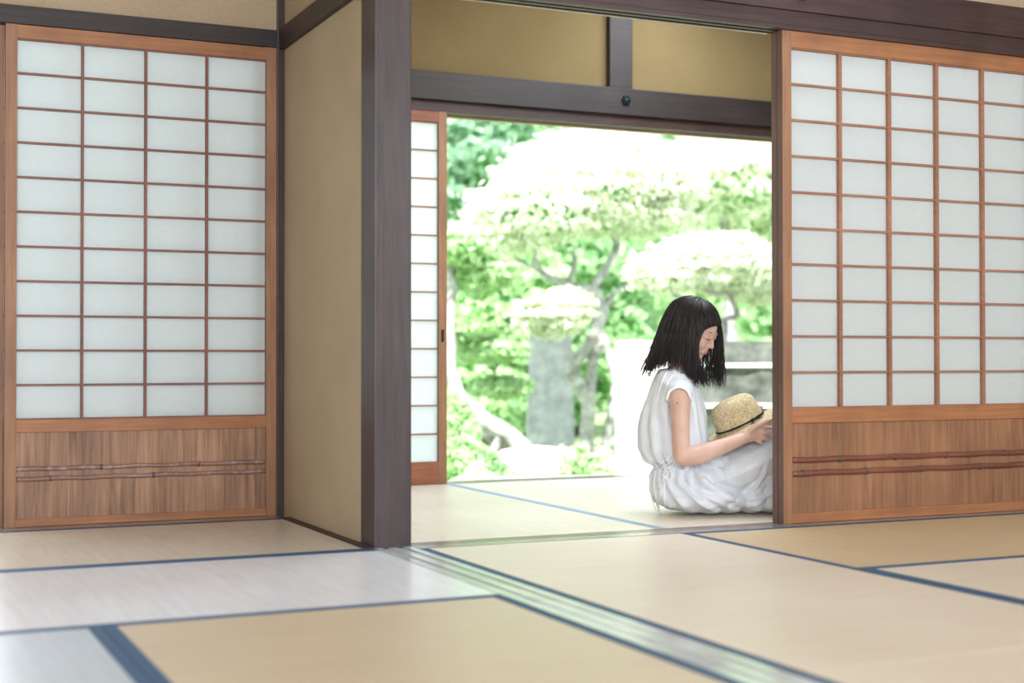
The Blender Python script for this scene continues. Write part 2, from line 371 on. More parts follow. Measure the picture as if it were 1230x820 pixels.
def seg_dist(P, poly):
    """distance of 2D points P (n,2) to polyline"""
    d = np.full(len(P), 9.); t_out = np.zeros(len(P)); n = len(poly) - 1
    for i in range(n):
        a = np.array(poly[i]); b = np.array(poly[i + 1]); ab = b - a
        t = np.clip(((P - a) @ ab) / (ab @ ab + 1e-12), 0, 1); q = a + t[:, None] * ab
        dd = np.linalg.norm(P - q, axis=1); m = dd < d; d[m] = dd[m]; t_out[m] = (i + t[m]) / n
    return d, t_out

# ------------------------------------------------------------------ the seated woman
PD = 5.58; PX = 832
porg = at(PX, 600, PD); porg.z = 0
def L(px, py, b=0):
    s = (PD + b) / FPX
    return ((px - 615) * s - (PX - 615) * PD / FPX, b, CAMH + (HORIZ - py) * s)
def Lr(px, py, b, *r): return L(px, py, b) + tuple(r)
# head frame
hp, hy = R(29), R(31)
hf = Vector((math.cos(hp) * math.cos(hy), -math.cos(hp) * math.sin(hy), -math.sin(hp)))
hl = Vector((math.sin(hy), math.cos(hy), 0))           # her left (away from us)
hu = hf.cross(hl).normalized()
if hu.z < 0: hu = -hu
HR = np.array([[hf.x, hl.x, hu.x], [hf.y, hl.y, hu.y], [hf.z, hl.z, hu.z]])
HC = np.array(L(835, 393.5, 0.0))
def Hh(f, s, u): return tuple(HC + HR @ np.array([f, s, u]))
def hb(f, s, u, r): return blob(Hh(f, s, u), r, HR)
body = []
# head
body += [hb(-.016, 0, .018, (.094, .074, .088)), hb(.03, 0, .0, (.060, .062, .075)), hb(.034, 0, -.045, (.052, .052, .058)), hb(.058, 0, -.088, (.024, .026, .020)), hb(.04, 0, -.075, (.040, .038, .028))]
for s in (-1, 1):
    body += [hb(.049, .030 * s, -.036, (.036, .028, .036)), hb(.044, .024 * s, -.066, (.034, .024, .024)), hb(.072, .031 * s, -.002, (.014, .016, .011)), hb(.072, .03 * s, .014, (.012, .02, .008)), hb(-.008, .073 * s, -.012, (.016, .008, .030))]
for k in range(8):
    t = k / 7; body.append(hb(.081 + .017 * t, 0, .006 - .038 * t, .0060 + .0028 * t))
for s in (-1, 1): body.append(hb(.091, .0085 * s, -.036, (.009, .006, .005)))
body += [hb(.081, 0, -.057, (.008, .018, .006)), hb(.080, 0, -.067, (.008, .015, .006)), hb(.072, 0, -.062, (.018, .032, .018)), hb(.074, 0, -.046, (.016, .024, .012))]
# neck, trunk
body += chain([Hh(-.030, 0, -.05) + (.047,), Lr(820, 438, 0, .045), Lr(812, 454, 0, .052)], 5)
body += chain([Lr(810, 462, 0, .060, .115, .045), Lr(806, 490, 0, .080, .105, .08), Lr(806, 520, 0, .078, .105, .08), Lr(812, 552, 0, .076, .105, .07), Lr(824, 578, 0, .10, .130, .085), Lr(832, 588, .0, .110, .135, .080)], 6)
# legs: raised knees
body += chain([Lr(840, 585, -.06, .070), Lr(895, 574, -.04, .062), Lr(945, 553, -.03, .058), Lr(990, 590, .02, .046), (L(1020, 600, .05)[0], .05, .045, .034)], 7)
body += chain([Lr(840, 583, .07, .070), Lr(898, 572, .10, .062), Lr(950, 551, .13, .058), Lr(995, 588, .17, .046), (L(1024, 600, .19)[0], .19, .045, .034)], 7)
for b in (.05, .19):
    body += chain([(L(1020, 600, b)[0], b, .042, .034), (L(1050, 606, b)[0], b, .034, .040, .036, .028), (L(1075, 606, b)[0], b, .024, .032, .034, .018)], 5)
# near (right) arm
NS, NE, NW = Lr(816, 474, -.135, .050), Lr(819, 548, -.185, .0355), Lr(889, 527.5, -.150, .0245)
body += chain([NS, Lr(817, 495, -.160, .0385), Lr(817.5, 520, -.175, .036), NE], 7)
body += chain([NE, Lr(838, 546, -.185, .0385), Lr(862, 538, -.170, .033), NW, Lr(897, 524, -.146, .0235)], 7)
# far arm
FS, FE, FW = Lr(812, 470, .140, .048), Lr(832, 545, .185, .036), Lr(893, 512, .150, .024)
body += chain([FS, Lr(822, 510, .175, .038), FE], 9) + chain([FE, Lr(860, 532, .175, .033), FW], 9)
# near hand: palm, thumb on top of the brim, fingers below it
body += chain([Lr(895, 525, -.148, .020, .016, .024), Lr(904, 521, -.145, .024, .015, .029), Lr(911, 518.5, -.143, .020, .014, .028)], 5)
fing = [
    ([(911, 514, -.146), (919, 513.5, -.142), (926, 514, -.128), (932, 516, -.112)], .0088),
    ([(911, 518.5, -.148), (918, 520, -.147), (923, 521.5, -.132), (925, 523, -.114)], .0088),
    ([(909, 523, -.146), (915, 525.5, -.146), (919, 527, -.132), (919, 528, -.116)], .0086),
    ([(906, 527, -.144), (911, 530, -.143), (914, 531, -.131), (914, 531.5, -.117)], .0078)]
for pts, r in fing:
    body += chain([Lr(*p, r * (1.05 - .25 * i / 3)) for i, p in enumerate(pts)], 5)
body += chain([Lr(897, 521, -.150, .014), Lr(905, 514, -.155, .0120), Lr(914, 509, -.155, .0100), Lr(921, 505, -.150, .0085)], 6)
# far hand on the other side of the brim
body += chain([Lr(895, 510, .148, .020, .016, .022), Lr(908, 504, .142, .022, .015, .027)], 5)
for i, (dy, rr) in enumerate(((-3, .0088), (1, .0092), (5, .0088), (9, .0078))):
    body += chain([Lr(909, 502 + dy, .142, rr), Lr(919, 500 + dy, .138, rr), Lr(925, 501 + dy, .122, rr * .9), Lr(927, 503 + dy, .106, rr * .8)], 4)
body += chain([Lr(900, 505, .150, .013), Lr(908, 493, .145, .011), Lr(914, 489, .132, .009)], 5)
skin, nt, b_, _ = newmat('skin')
n_ = tex(nt, 'ShaderNodeTexNoise', coords(nt), Scale=14, Detail=3)
nt.links.new(ramp(nt, n_.outputs[0], [(.3, lin((208, 168, 150))), (.7, lin((222, 188, 172)))]), b_.inputs['Base Color'])
b_.inputs['Roughness'].default_value = .48; b_.inputs['Subsurface Weight'].default_value = .15; b_.inputs['Subsurface Radius'].default_value = (.02, .008, .005); b_.inputs['Subsurface Scale'].default_value = .6
pm = fuse(body, .0036, 3)
person = link('person', pm, skin, None, True)
person.location = porg; person.rotation_euler = (0, 0, -_y)
tag(person, 'young dark-haired woman in a white dress seated on the tatami, looking down', 'person')

# facial features as thin meshes on the face
def face_tube(name, pts, r, mat, flat=1):
    bm = bmesh.new(); add_tube(bm, [Hh(*p) for p in pts], r, 6, flat=flat); return bm_obj(name, bm, mat, person, True)
hairdark = simple('lash_black', (28, 20, 20), .6)
def on_face(pts, lift=.0008):
    """drop head-frame points (s,u) onto the fused head surface"""
    bvh = on_face.bvh; out = []
    for s, u in pts:
        o = Vector(Hh(.2, s, u)); hit = bvh.ray_cast(o, -hf)
        p = hit[0] if hit[0] is not None else Vector(Hh(.08, s, u)); out.append(p + hf * lift)
    for _ in range(3): out = [out[0]] + [(out[i - 1] + out[i] * 2 + out[i + 1]) / 4 for i in range(1, len(out) - 1)] + [out[-1]]
    return out
from mathutils.bvhtree import BVHTree
_bm = bmesh.new(); _bm.from_mesh(pm); on_face.bvh = BVHTree.FromBMesh(_bm); _bm.free()
def feat(name, pts, rads, mat, flat=1, sides=6):
    bm = bmesh.new(); add_tube(bm, on_face([tuple(p) for p in spline(pts, 4)]), rads if hasattr(rads, '__len__') else rads, sides, flat=flat); return bm_obj(name, bm, mat, person, True)
for s in (-1, 1):
    feat('eyelash', [(s * .017, -.006), (s * .024, -.0085), (s * .033, -.0088), (s * .042, -.005)], [.0012 + .0008 * math.sin(PI * i / 12) for i in range(13)], hairdark)
    feat('eyebrow', [(s * .022, .0185), (s * .029, .0205), (s * .036, .0200), (s * .044, .0165)], [.0014 * (1 - .5 * i / 12) for i in range(13)], simple('brow_brown', (72, 52, 46), .8))
lipm = simple('lip_pink', (204, 132, 124), .4)
feat('lip', [(-.017, -.0612), (-.007, -.0585), (0, -.0595), (.007, -.0585), (.017, -.0612)], [.0006 + .0020 * math.sin(PI * i / 16) for i in range(17)], lipm)
feat('lip', [(-.016, -.0620), (0, -.0670), (.016, -.0620)], [.0006 + .0026 * math.sin(PI * i / 8) for i in range(9)], lipm)
bm = bmesh.new(); hit = on_face.bvh.ray_cast(Vector(L(825.5, 487, -.5)), Vector((0, 1, 0)))
if hit[0] is not None:
    bmesh.ops.create_uvsphere(bm, u_segments=8, v_segments=6, radius=.0024, matrix=Matrix.Translation(hit[0])); bm_obj('mole', bm, simple('mole_brown', (70, 44, 38), .7), person, True)

# dress
cloth, nt, b_, out_ = newmat('white_cotton')
v_ = coords(nt); n_ = tex(nt, 'ShaderNodeTexNoise', v_, Scale=9, Detail=5, Roughness=.6); w_ = tex(nt, 'ShaderNodeTexNoise', coords(nt, (1, 1, 1)), Scale=500, Detail=2)
nt.links.new(ramp(nt, n_.outputs[0], [(.3, lin((228, 236, 246))), (.7, lin((242, 247, 255)))]), b_.inputs['Base Color'])
b_.inputs['Roughness'].default_value = .9; b_.inputs['Specular IOR Level'].default_value = .15; b_.inputs['Sheen Weight'].default_value = .2
t_ = nt.nodes.new('ShaderNodeBsdfTranslucent'); t_.inputs[0].default_value = (.86, .9, .95, 1); mx_ = nt.nodes.new('ShaderNodeMixShader'); mx_.inputs[0].default_value = .12
nt.links.new(b_.outputs[0], mx_.inputs[1]); nt.links.new(t_.outputs[0], mx_.inputs[2]); nt.links.new(mx_.outputs[0], out_.inputs[0])
bump(nt, b_, mixc(nt, .3, n_.outputs[0], w_.outputs[0]), .35, .006)
db = []
# bodice: yoke, loose blouse, gathered waist
db += chain([Lr(808, 450, 0, .066, .085, .030), Lr(810, 462, 0, .092, .138, .046), Lr(809, 490, 0, .124, .154, .07), Lr(807, 515, 0, .136, .165, .075), Lr(808, 535, 0, .138, .170, .06), Lr(808, 545, 0, .122, .162, .050)], 7)
db += chain([Lr(806, 462, .0, .055, .09, .035), Lr(814, 468, -.125, .056, .055, .046), Lr(815, 476, -.158, .053, .046, .046)], 7)
db += chain([Lr(806, 462, .0, .055, .09, .035), Lr(814, 470, .135, .054, .06, .044)], 7)
db += [blob(L(816, 560, 0), (.100, .140, .045))]
# skirt: hips, thighs under cloth, drape to the floor
db += chain([Lr(818, 572, 0, .125, .165, .06), Lr(826, 588, 0, .155, .190, .082), Lr(836, 594, -.01, .180, .205, .068)], 6)
db += chain([Lr(845, 580, -.03, .110, .165, .085), Lr(895, 558, -.0, .095, .170, .088), Lr(950, 536, .05, .080, .165, .085), Lr(990, 578, .09, .080, .150, .08), Lr(1015, 596, .11, .085, .14, .06)], 9)
for px, top in ((850, 576), (875, 566), (900, 556), (925, 546), (950, 542), (975, 566), (1000, 588)):
    p = L(px, 600, 0); bb = (px - 832) / 170 * .10
    for q in range(5):
        zt = L(px, top, 0)[2]; z = .045 + (zt - .045) * q / 4
        db.append(blob((p[0], bb, z), (.075, .180 - .02 * (px > 940), .050)))
dm = fuse(db, .0048, 14)
V = get_v(dm); N = get_n(dm)
P2 = np.stack([V[:, 0], V[:, 2]], 1)
def l2(*pts): return [(L(px, py, -.17)[0], L(px, py, -.17)[2]) for px, py in pts]
near = np.clip((-N[:, 1]) * 1.4 + .15, 0, 1)
folds = [  # polyline, ridge height, width
    (l2((806, 562), (818, 582), (838, 602), (866, 618)), .014, .010), (l2((815, 562), (832, 582), (856, 600), (890, 615)), .017, .011),
    (l2((824, 562), (846, 582), (870, 596), (895, 605), (926, 602)), .026, .015), (l2((833, 566), (852, 580), (872, 590), (900, 596)), .012, .009),
    (l2((799, 570), (808, 592), (824, 612), (845, 620)), .012, .009), (l2((880, 606), (904, 594), (918, 575), (924, 556)), .010, .008),
    (l2((892, 614), (912, 606), (930, 594)), .013, .008), (l2((793, 575), (798, 598), (812, 616)), .009, .008),
    (l2((848, 556), (868, 562), (890, 558)), .004, .010)]
disp = np.zeros(len(V))
for poly, hgt, wd in folds:
    d, t = seg_dist(P2, poly); prof = np.exp(-(d / wd) ** 2) - .55 * np.exp(-((d - 1.9 * wd) / wd) ** 2)
    disp += .75 * hgt * prof * near * np.clip(np.sin(PI * np.clip(t * .9 + .05, 0, 1)) * 1.4, 0, 1)
# vertical soft pleats of the bodice and gathers at the waist
zw = L(0, 560, 0)[2]; ang = np.arctan2(V[:, 1], V[:, 0] - L(810, 0, 0)[0])
bod = (V[:, 2] > zw) & (V[:, 0] < .12)
g = np.exp(-((V[:, 2] - zw) / .055) ** 2) * (V[:, 0] < .10)
disp += g * .0080 * np.sin(ang * 26 + 2 * np.sin(V[:, 2] * 30)) + bod * .0060 * np.sin(ang * 15 + V[:, 2] * 14) * np.clip((.42 - V[:, 2]) / .15 + .5, .2, 1)
rough_n = np.array([noise.noise(Vector(p) * 9) for p in V]); rough_f = np.array([noise.noise(Vector((p[0] * 22 + p[2] * 18, p[1] * 14, p[2] * 14 - p[0] * 8))) for p in V])
disp += .003 * rough_n * (V[:, 2] < zw) + np.where(V[:, 2] < zw, .0014, .0042) * rough_f
V2 = V + N * disp[:, None]
V2[:, 2] = np.maximum(V2[:, 2], .003 + .002 * (rough_n + 1))
set_v(dm, V2)
# arm opening under the cap sleeve
hem = np.array([L(px, py, -.17)[0::2] for px, py in ((797, 484), (800.5, 478), (804.5, 471), (810, 467), (816, 465.8), (822, 467.5), (827, 473), (830.5, 482), (833, 492))])
hz = np.interp(V2[:, 0], hem[:, 0], hem[:, 1], left=-9, right=-9)
_bm = bmesh.new(); _bm.from_mesh(dm); dbvh = BVHTree.FromBMesh(_bm); _bm.free()
tt = np.clip((hz - V2[:, 2]) / .004 + .5, 0, 1) * np.clip((V2[:, 0] - L(797.5, 0)[0]) / .003, 0, 1) * np.clip((L(831, 0)[0] - V2[:, 0]) / .003, 0, 1) * (V2[:, 1] < -.05)
lowfade = np.clip((V2[:, 2] - L(0, 512)[2]) / .05, 0, 1)
V2[:, 1] += tt * lowfade * np.maximum(0, -.128 - V2[:, 1]); set_v(dm, V2)
dress = link('dress', dm, cloth, person, True)
sm = dress.modifiers.new('smooth', 'SMOOTH'); sm.factor = .4; sm.iterations = 1
def drop(px, py, off=.002):
    o = Vector(L(px, py, -.6)); p0 = Vector(L(px, py, .0)); h = dbvh.ray_cast(o, (p0 - o).normalized())
    return (h[0] if h[0] is not None else p0) + Vector((0, -off, 0))
def lace(pts, r=.0022, name='drawstring'):
    bm = bmesh.new(); add_tube(bm, [drop(*p) for p in spline(pts, 6)], r, 6, flat=1.6); return bm_obj(name, bm, cord, dress, True)
cord = simple('white_cord', (248, 250, 252), .8)
for pts in ([(786, 562), (795, 556), (803, 549), (806, 546)], [(785, 570), (797, 561), (808, 552)], [(788, 558), (795, 570), (802, 577)], [(797, 553), (803, 566), (795, 577), (790, 585)],
            [(783, 566), (781, 580), (783, 598), (787, 612)], [(788, 565), (785, 580), (788, 600), (790, 611), (797, 618)], [(803, 560), (799, 578), (793, 596), (789, 612)],
            [(808, 556), (802, 572), (797, 590), (799, 609)], [(806, 558), (798, 570), (797, 582), (800, 600)], [(790, 572), (793, 586), (790, 600), (793, 618)]):
    lace(pts)
for px in (800, 807): lace([(px, 446 + (px - 800) * .6), (px - 6, 462), (px - 12, 485)], .0016)
# hem binding of the cap sleeve
bm = bmesh.new(); lace([(800.5, 480), (804, 470.5), (810, 466.4), (816, 465), (822, 466.8), (827, 472), (830.5, 482)], .0034, 'sleeve_hem')

# hair: cap plus hanging strands
hair_m, nt, b_, _ = newmat('black_brown_hair')
n_ = tex(nt, 'ShaderNodeTexNoise', coords(nt, (90, 90, 8)), Scale=2, Detail=3)
nt.links.new(ramp(nt, n_.outputs[0], [(.3, lin((12, 10, 12))), (.8, lin((44, 31, 28)))]), b_.inputs['Base Color'])
b_.inputs['Roughness'].default_value = .42; b_.inputs['Specular IOR Level'].default_value = .4
er = np.array([.103, .083, .090]); ec = np.array([-.016, 0, .018])
def push_head(p, k=1.0):
    q = HR.T @ (np.array(p) - HC) - ec; l = np.linalg.norm(q / (er * k))
    if l < 1: q = q / l
    return HC + HR @ (q + ec)
shoulders = [(np.array(L(806, 466, 0)), np.array([.085, .150, .060])), (np.array(L(806, 500, 0)), np.array([.125, .165, .10])), (np.array(L(814, 470, -.13)), np.array([.058, .06, .05]))]
def push_body(p):
    for c, r in shoulders:
        q = p - c; l = np.linalg.norm(q / r)
        if l < 1: p = c + q / l
    return p
bm = bmesh.new()
crown = np.array([-.035, 0, .112])
strands = 0
def to_px(p):
    s_ = (PD + p[1]) / FPX; return 615 + (p[0] + (PX - 615) * PD / FPX) / s_, HORIZ - (p[2] - CAMH) / s_
def strand(f, s, rad, swing=0.0, k=1.0, fringe=False, far=False, jit=0.0):
    """one lock from the scalp (unit ellipsoid front/side coordinates) hanging to the cut line"""
    u2 = 1 - f * f - s * s
    if u2 < 0: return
    q = np.array([f, s, math.sqrt(u2)]) * er * k + ec; p = HC + HR @ q
    out = q - crown; dirv = HR @ (out / (np.linalg.norm(out) + 1e-6)); pts = [p]; step = .011
    g = np.array([swing, 0, -1.0]); x, y = to_px(p); jx = random.uniform(-2.5, 1.5)
    for i in range(44):
        dirv = dirv * .62 + g * .38; dirv /= np.linalg.norm(dirv)
        p = p + dirv * step; p = push_head(p, k); p = push_body(p); x, y = to_px(p)
        if not far and y > 389:          # keep the face clear
            lim = np.interp(y, [389, 394, 402, 412, 424, 432, 440, 460], [868, 846, 841, 838, 837.5, 841, 856, 862]) + jx
            if fringe and x > lim - 2: break
            if x > lim: p[0] -= (x - lim) / 307.5
        dd = p - pts[-1]; dirv = dd / (np.linalg.norm(dd) + 1e-9); pts.append(p.copy())
        if y > np.interp(x, [776, 790, 800, 816, 830, 842, 868], [446, 441, 438, 441, 453, 458, 460]) + jit: break
    m = len(pts) - 1
    if m < 3: return
    ph = random.uniform(0, 6)
    if not fringe: pts = [q_ + np.array([math.sin(i_ * .45 + ph), .5 * math.cos(i_ * .4 + ph), 0]) * .0035 * (i_ / m) for i_, q_ in enumerate(pts)]
    add_tube(bm, pts, [rad * (1 - .7 * (i / m) ** 3) for i in range(m + 1)], 4, cap=False)
for i in range(1500):
    s = random.uniform(-.98, .98); f = random.uniform(-.97, .60)
    if f * f + s * s > .975: continue
    if f > .25 and abs(s) < .5: continue
    if s > .55 and f > .1: continue
    strand(f, s, random.uniform(.0014, .0030), swing=-.34 * max(0, .15 - f) + random.uniform(-.10, .06), k=random.uniform(1.0, 1.07) + .05 * max(0, -f), jit=random.gauss(-2, 4))
for i in range(230):       # fringe
    strand(random.uniform(.22, .66), random.uniform(-.72, .72), random.uniform(.0010, .0020), swing=.12, k=random.uniform(1.0, 1.04), fringe=True, jit=-200 if False else 0)
for i in range(210):       # far-side curtain past the cheek
    strand(random.uniform(-.25, .66), random.uniform(.52, .80), random.uniform(.0010, .0019), swing=random.uniform(-.04, .08), k=random.uniform(1.0, 1.08), far=True, jit=random.gauss(-1, 4))
for i in range(110):        # near-side locks
    strand(random.uniform(-.1, .40), random.uniform(-.88, -.6), random.uniform(.0010, .0020), swing=random.uniform(.12, .42), k=random.uniform(1.02, 1.08), jit=random.gauss(0, 3))
hair = bm_obj('hair', bm, hair_m, person, True)
# solid under-layer of the hair follows the scalp
bm = bmesh.new(); bmesh.ops.create_uvsphere(bm, u_segments=40, v_segments=24, radius=1)
dele = []
for v in bm.verts:
    x, y, z = v.co
    if x > .52 and z < .72 - .15 * (1 - abs(y)) or z < -.55 and x > -.3 or (x > .15 and z < -.1): dele.append(v)
    v.co = Vector(HC + HR @ (np.array([x, y, z]) * (er * .985) + ec))
bmesh.ops.delete(bm, geom=dele, context='VERTS')
cap_o = bm_obj('hair_underlayer', bm, hair_m, hair, True)

# ------------------------------------------------------------------ straw hat
hatm, nt, b_, _ = newmat('woven_straw')
v_ = coords(nt); vo = tex(nt, 'ShaderNodeTexVoronoi', v_, Scale=210, Randomness=.6); nz = tex(nt, 'ShaderNodeTexNoise', v_, Scale=40, Detail=3)
col = ramp(nt, vo.outputs['Distance'], [(.0, lin((246, 234, 200))), (.55, lin((226, 208, 168))), (.85, lin((140, 118, 84)))])
col = mixc(nt, 1, col, ramp(nt, nz.outputs[0], [(.3, (.86, .84, .8, 1)), (.7, (1.1, 1.08, 1.05, 1))]), 'MULTIPLY')
nt.links.new(col, b_.inputs['Base Color']); b_.inputs['Roughness'].default_value = .8
inv = nt.nodes.new('ShaderNodeMath'); inv.operation = 'SUBTRACT'; inv.inputs[0].default_value = 1; nt.links.new(vo.outputs['Distance'], inv.inputs[1]); bump(nt, b_, inv.outputs[0], .9, .003)
hat = empty('straw_hat'); tag(hat, 'woven straw hat with thin black ribbon held in the lap of the woman', 'hat')
ax = Vector((-.44, -.05, .90)).normalized(); ex = (Vector((1, 0, 0)) - ax * ax.x).normalized(); ey = ax.cross(ex)
base = Vector(L(889.5, 509.5, -.01))
RZ = Matrix.Rotation(-_y, 4, 'Z')
Mh = Matrix(((ex.x, ey.x, ax.x), (ex.y, ey.y, ax.y), (ex.z, ey.z, ax.z))).to_4x4()
hat.matrix_world = Matrix.Translation(porg) @ RZ @ Matrix.Translation(base) @ Mh
def lathe(prof, seg=72, wob=None):
    bm = bmesh.new(); rings = []
    for j, (r, z) in enumerate(prof):
        rings.append([bm.verts.new(((r) * math.cos(2 * PI * k / seg), r * math.sin(2 * PI * k / seg), z + (wob(r, 2 * PI * k / seg) if wob else 0))) for k in range(seg)])
    for j in range(len(rings) - 1):
        for k in range(seg): bm.faces.new((rings[j][k], rings[j][(k + 1) % seg], rings[j + 1][(k + 1) % seg], rings[j + 1][k]))
    return bm, rings
def ridge(i): return .0012 * (1 if i % 2 else -1)
cp = []
for r, z in spline([(.097, 0), (.096, .030), (.093, .062), (.086, .085), (.068, .101), (.040, .107), (.002, .109)], 6): cp.append((r, z))
cp = [(r + ridge(i), z + ridge(i) * .4) for i, (r, z) in enumerate(cp)]; cp[-1] = (.001, .109)
bm, rg = lathe(cp); bm.faces.new(rg[-1]); o = bm_obj('crown', bm, hatm, hat, True); so = o.modifiers.new('t', 'SOLIDIFY'); so.thickness = .003
bp = [(r, z + ridge(i)) for i, (r, z) in enumerate(spline([(.096, 0), (.110, -.008), (.128, -.012), (.148, -.012)], 6))]
bm, rg = lathe(bp, 72, lambda r, a: (r - .096) * .10 * math.sin(3 * a + 1)); o = bm_obj('brim', bm, hatm, hat, True); so = o.modifiers.new('t', 'SOLIDIFY'); so.thickness = .003
blk = simple('black_ribbon', (20, 20, 24), .6)
bm = bmesh.new(); pts = [(.0995 * math.cos(a), .0995 * math.sin(a), .010) for a in np.linspace(0, 2 * PI, 73)]; add_tube(bm, pts, .0038, 6, cap=False)
rb = bm_obj('ribbon', bm, blk, hat, True)
a0 = R(-62); bc = Vector((.1035 * math.cos(a0), .1035 * math.sin(a0), .010)); tg = Vector((-math.sin(a0), math.cos(a0), 0)); od = Vector((math.cos(a0), math.sin(a0), 0))
bm = bmesh.new()
for s in (-1, 1):
    add_tube(bm, [bc + tg * (s * x) + od * y + Vector((0, 0, z)) for x, y, z in ((0, .002, 0), (.012, .005, .007), (.024, .006, .006), (.026, .006, -.001), (.014, .005, -.004), (0, .002, 0))], .0016, 6)
    add_tube(bm, [bc + tg * (s * x) + od * y + Vector((0, 0, z)) for x, y, z in ((0, .002, 0), (.014, .006, -.006), (.030, .010, -.009))], .0016, 6)
bm_obj('bow', bm, blk, rb, True)

# ------------------------------------------------------------------ garden
GZ = -.45
def gspot(px, d): p = at(px, 500, d); p.z = GZ; return p
g_moss = simple('moss_and_gravel', (110, 150, 78), .95, .1, nscale=2.5, c2=(206, 212, 180), bstr=.5)
bm = bmesh.new(); bmesh.ops.create_grid(bm, x_segments=60, y_segments=60, size=24)
for v in bm.verts:
    v.co.x += 10; v.co.y += 30.3; n0 = noise.noise(v.co * .25); v.co.z = GZ + (0 if v.co.y < 10 else .12 * n0)
ground = tag(bm_obj('ground', bm, g_moss, None, True), kind='structure'); ground.name = 'floor_garden'

def leaves(blobs, n, size, seed=0, up=.25):
    """blobs (center, radii, weight) -> mesh of folded rhombic leaves near ellipsoid surfaces"""
    r = np.random.default_rng(seed); VV = []; w = np.array([b[1][0] * b[1][1] + b[1][0] * b[1][2] for b in blobs]); w = w / w.sum()
    cnt = (w * n).astype(int) + 1
    for (c, rad), k in zip(blobs, cnt):
        d = r.normal(size=(k, 3)); d /= np.linalg.norm(d, axis=1)[:, None]; flip = (d[:, 2] < -.1) & (r.random(k) < .45); d[:, 2] = np.where(flip, -d[:, 2], d[:, 2])
        rr = 1 + r.normal(size=(k, 1)) * .09 - np.abs(r.normal(size=(k, 1))) * .10
        lump = 1 + .12 * np.sin(d[:, :1] * 9 + c[0] * 5) * np.sin(d[:, 1:2] * 8 + c[1]) + .10 * np.sin(d[:, 2:] * 13 + c[2] * 7)
        p = np.array(c) + d * rr * lump * np.array(rad)
        nrm = d / np.array(rad); nrm /= np.linalg.norm(nrm, axis=1)[:, None]; nrm = nrm * .6 + r.normal(size=(k, 3)) * .55; nrm[:, 2] += up; nrm /= np.linalg.norm(nrm, axis=1)[:, None]
        t = np.cross(nrm, r.normal(size=(k, 3))); t /= np.linalg.norm(t, axis=1)[:, None]; b = np.cross(nrm, t)
        s = size * r.uniform(.6, 1.35, (k, 1))
        q = np.stack([p - t * s, p + b * s * .42 + nrm * s * .12, p + t * s, p - b * s * .42 + nrm * s * .12], 1); VV.append(q)
    VV = np.concatenate(VV); m = len(VV); me = bpy.data.meshes.new('foliage'); me.vertices.add(m * 4); me.vertices.foreach_set('co', VV.ravel())
    me.loops.add(m * 4); me.loops.foreach_set('vertex_index', np.arange(m * 4)); me.polygons.add(m); me.polygons.foreach_set('loop_start', np.arange(m) * 4); me.polygons.foreach_set('loop_total', np.full(m, 4)); me.update(calc_edges=True)
    return me
def core(blobs, k=.80):
    bm = bmesh.new()
    for c, rad in blobs:
        r = bmesh.ops.create_icosphere(bm, subdivisions=3, radius=1)
        for v in r['verts']:
            n0 = noise.noise(Vector(v.co) * 2.5 + Vector(c)) * .18; v.co = Vector((v.co.x * rad[0], v.co.y * rad[1], v.co.z * rad[2])) * (k + n0) + Vector(c)
    return bm
LM = {'white': leaf_mat('overlit_white_leaf', (226, 240, 200), (255, 255, 250), .30), 'bright': leaf_mat('sunlit_leaf', (146, 200, 122), (224, 244, 204), .35), 'pale': leaf_mat('pale_leaf', (212, 230, 182), (252, 253, 240), .3),  # white, pale and sunlit leaves hold the blown-out sun in their colour
      'mid': leaf_mat('mid_leaf', (112, 172, 110), (210, 238, 190), .35), 'deep': leaf_mat('deep_leaf', (104, 160, 122), (204, 236, 204), .3)}  # pastel greens stand in for the garden's haze and glare
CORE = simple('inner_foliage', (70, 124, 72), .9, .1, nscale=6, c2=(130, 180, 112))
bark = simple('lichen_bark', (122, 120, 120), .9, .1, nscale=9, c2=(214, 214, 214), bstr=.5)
bark_d = simple('dark_bark', (92, 78, 62), .9, .1, nscale=9, c2=(140, 128, 108), bstr=.5)
def limb(bm, pts, d, r0, r1, wob=.0):
    P = spline([tuple(at(px, py, d + (dd[0] if dd else 0))) for px, py, *dd in pts], 7); n = len(P) - 1
    add_tube(bm, [Vector(p) + Vector((noise.noise(Vector(p) * 5), 0, noise.noise(Vector(p) * 5 + Vector((9, 9, 9))))) * .03 for p in P], [r0 + (r1 - r0) * i / n for i in range(n + 1)], 9)
def tree(name, label, cat, limbs, pads, d, lm, leafn, size, barkm=None, group=None, seed=1, root_px=None, ck=.80):
    base = gspot(root_px if root_px else limbs[0][0][0][0], d); root = empty(name, base); tag(root, label, cat, group)
    inv = Matrix.Translation(-base)
    if limbs:
        bm = bmesh.new()
        for pts, r0, r1 in limbs: limb(bm, pts, d, r0 * .6, r1 * .66)
        bm.transform(inv); bm_obj('trunk', bm, barkm or bark, root, True)
    tot = sum(len(p) for p in pads)
    for i, p in enumerate(pads):
        bl = [(at(px, py, d + dd), (rx * d / FPX, ry, rz * d / FPX)) for px, py, dd, rx, ry, rz in p]
        me = leaves(bl, int(leafn * len(p) / tot), size, seed * 17 + i); me.transform(inv); f = link('foliage', me, LM[lm], root)
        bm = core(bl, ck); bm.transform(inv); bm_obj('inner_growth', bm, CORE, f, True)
    return root
